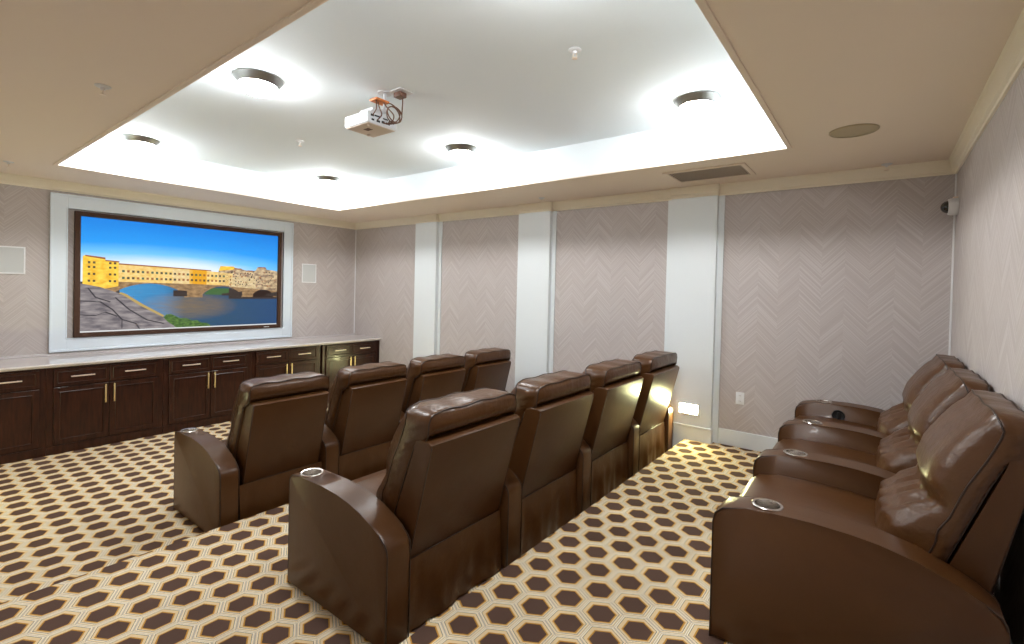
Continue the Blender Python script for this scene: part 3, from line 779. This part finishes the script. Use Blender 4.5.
# round ceiling speaker
t = thing('ceiling_speaker', 'round flush speaker in the tan ceiling near the back wall', 'speaker', (6.975, -1.20, ZC))
bm = B(); add_lathe(bm, [(.120, 0), (.132, 0), (.132, -.005), (.126, -.009), (.120, -.006)], (0, 0, 0), n=48); obj('rim', bm, M['fixture_cream'], t, True, 40)
bm = B(); add_lathe(bm, [(.120, -.004), (0, -.007)], (0, 0, 0), n=48); obj('grille', bm, M['fixture_cream'], t, True, 40)

# sprinklers
def sprinkler(label):
    t = thing('sprinkler', label, 'sprinkler', (0, 0, 0), 'fire sprinklers in the ceiling')
    bm = B(); add_lathe(bm, [(0, 0), (.036, 0), (.037, -.003), (.030, -.008), (.012, -.009), (.010, -.022), (0, -.022)], (0, 0, 0), n=24); obj('escutcheon', bm, M['white'], t, True, 40)
    bm = B()
    for s in (-1, 1): add_tube(bm, [(s*.008, 0, -.018), (s*.013, 0, -.032), (s*.003, 0, -.046)], .0022, 6)
    add_lathe(bm, [(0, -.045), (.016, -.046), (.016, -.049), (0, -.049)], (0, 0, 0), n=16); obj('deflector', bm, M['champagne'], t, True, 40)
    return t
s0 = sprinkler('fire sprinkler in the tan ceiling at the upper left'); s0.location = (3.737, -4.198, ZC)
dup(s0, (5.728, -2.555, ZT), 'fire sprinkler in the white tray, right of the projector')
dup(s0, (2.714, -2.512, ZT), 'faint white fire sprinkler in the tray, left below the projector')
dup(s0, (7.15, -.13, ZC), 'tiny fire sprinkler in the tan ceiling near the right corner of the room')
dup(s0, (.78, -4.22, ZC), 'fire sprinkler in the tan ceiling at the left edge of the picture')
dup(s0, (4.02, -.33, ZC), 'tiny fire sprinkler in the tan ceiling over the middle pilaster')

# dome camera
t = thing('dome_camera', 'white security camera with dark dome high in the right corner', 'camera', (L, -.135, 2.425))
bm = B(); add_lathe(bm, [(0, 0), (.062, 0), (.064, .010), (.062, .045), (.056, .055), (.048, .056), (.046, .050), (0, .050)], (0, 0, 0), '-x', 36); obj('housing', bm, M['white'], t, True, 40)
bm = B(); add_lathe(bm, [(.046*math.cos(a), .052+.046*math.sin(a)) for a in [k*PI/20 for k in range(0, 10)]]+[(0, .098)], (0, 0, 0), '-x', 36); obj('dome', bm, M['glass_dark'], t, True, None)
bm = B(); add_box(bm, -.03, -.0, -.02, .02, .060, .072, bev=.003); obj('bracket', bm, M['champagne'], t)

# projector
t = thing('projector', 'white projector hanging from the tray ceiling with brown cables', 'projector', (4.21, -2.81, 2.85))
bm = B(); add_box(bm, -.13, .14, -.125, .125, .004, .082, bev=.012, seg=3); pb = obj('case', bm, M['projector_case'], t, True, 40)
bm = B(); add_box(bm, -.120, .130, -.115, .115, -.001, .0045, bev=.004)
add_lathe(bm, [(0, 0), (.012, 0), (.010, .010), (0, .010)], (-.09, .05, -.001), '-z', 16); add_lathe(bm, [(0, 0), (.010, 0), (.009, .008), (0, .008)], (.09, -.08, -.001), '-z', 16)
obj('underside', bm, M['projector_base'], t, True, 30)
bm = B(); add_box(bm, -.02, .035, -.045, -.005, -.0025, -.0008); q = obj('rating_label', bm, M['cable'], t); q['label'] = 'small dark label on the underside'
bm = B(); add_lathe(bm, [(0, .012), (.026, .012), (.030, .0), (.034, .0), (.034, .018), (.028, .02), (.026, .014)], (-.128, .045, .044), '-x', 28); obj('lens', bm, M['glass_dark'], t, True, 40)
bm = B(); add_box(bm, .1395, .142, -.11, .11, .012, .072, bev=.001)
q = obj('connector_panel', bm, M['white_metal'], t)
bm = B()
for y, z, a, b in ((-.09, .055, .012, .007), (-.05, .058, .022, .005), (0, .03, .012, .008), (-.04, .026, .014, .007), (.03, .03, .007, .007), (.05, .03, .007, .007), (.08, .05, .012, .01), (-.085, .026, .01, .006), (.02, .056, .02, .004)):
    add_box(bm, .1415, .1445, y-a, y+a, z-b, z+b)
obj('port', bm, M['black'], q)
bm = B()
for y in (-.06, 0, .06):
    for k in range(1): add_box(bm, y-.02, y+.004, -.1265, -.1245, .03, .056)
obj('side_vent', bm, M['nickel'], t)
# bracket on top
bm = B(); add_box(bm, -.075, .095, -.07, .07, .088, .112, bev=.006); add_box(bm, -.10, -.06, -.085, -.05, .082, .096, bev=.004); add_box(bm, -.10, -.06, .05, .085, .082, .096, bev=.004); add_box(bm, .06, .10, -.085, -.05, .082, .096, bev=.004)
add_box(bm, -.06, .09, -.05, .05, .11, .135, bev=.004); add_tube(bm, [(.116, .03, .12), (.116, .03, .245)], .012, 16); add_lathe(bm, [(0, 0), (.05, 0), (.048, .008), (0, .010)], (.116, .03, .2499), '-z', 28); add_box(bm, .06, .13, .01, .05, .112, .13, bev=.003)
obj('ceiling_mount', bm, M['white_metal'], t, True, 40)
bm = B(); add_box(bm, .085, .165, -.075, .035, .165, .180, bev=.004); q = obj('cable_clip', bm, M['orange'], t); q['label'] = 'bright orange plastic piece above the case'
# cables
bm = B()
def arc(pts, n=10):
    P = [Vector(p) for p in pts]; out = []
    P = [P[0]]+P+[P[-1]]
    for i in range(1, len(P)-2):
        for k in range(n):
            t_ = k/n; a, b, c, d = P[i-1:i+3]
            out.append(.5*((2*b)+(c-a)*t_+(2*a-5*b+4*c-d)*t_**2+(3*b-a-3*c+d)*t_**3))
    out.append(P[-2]); return out
cc = (.20, .03, .075)
loopp = [(cc[0]+.012*k/10+.006*math.sin(k), cc[1]+.062*math.cos(k*PI/5), cc[2]+.055*math.sin(k*PI/5)) for k in range(31)]
add_tube(bm, arc([(.142, 0, .03), (.165, .02, .02)]+loopp[8:]+[(.22, .10, .10), (.225, .10, .20), (.225, .09, .225)], 4), .0042, 8)
add_tube(bm, arc([(.12, -.03, .17), (.15, -.04, .12), (.165, -.03, .07), (.142, -.05, .03)]), .0042, 8)
add_tube(bm, arc([(.14, .0, .17), (.17, .01, .13), (.18, .06, .09), (.175, .05, .04), (.142, .03, .03)]), .0042, 8)
add_tube(bm, arc([(.14, -.06, .17), (.165, -.075, .10), (.155, -.09, .06), (.142, -.085, .055)]), .0038, 8)
add_tube(bm, arc([(.13, .02, .17), (.18, .04, .16), (.21, .09, .11), (.19, .08, .05), (.165, .04, .045), (.142, .05, .03)]), .0042, 8)
obj('cable', bm, M['cable'], t, True, None)
t = thing('ceiling_outlet', 'white outlet plate with brown plug in the tray ceiling behind the projector', 'outlet', (4.425, -2.725, ZT))
bm = B(); add_box(bm, -.075, .075, -.06, .06, -.006, 0, bev=.002); obj('cover_plate', bm, M['white'], t)
bm = B(); add_box(bm, -.035, .035, -.03, .03, -.038, -.005, bev=.005); q = obj('plug', bm, M['cable'], t, True, 40); q['label'] = 'brown plug block'
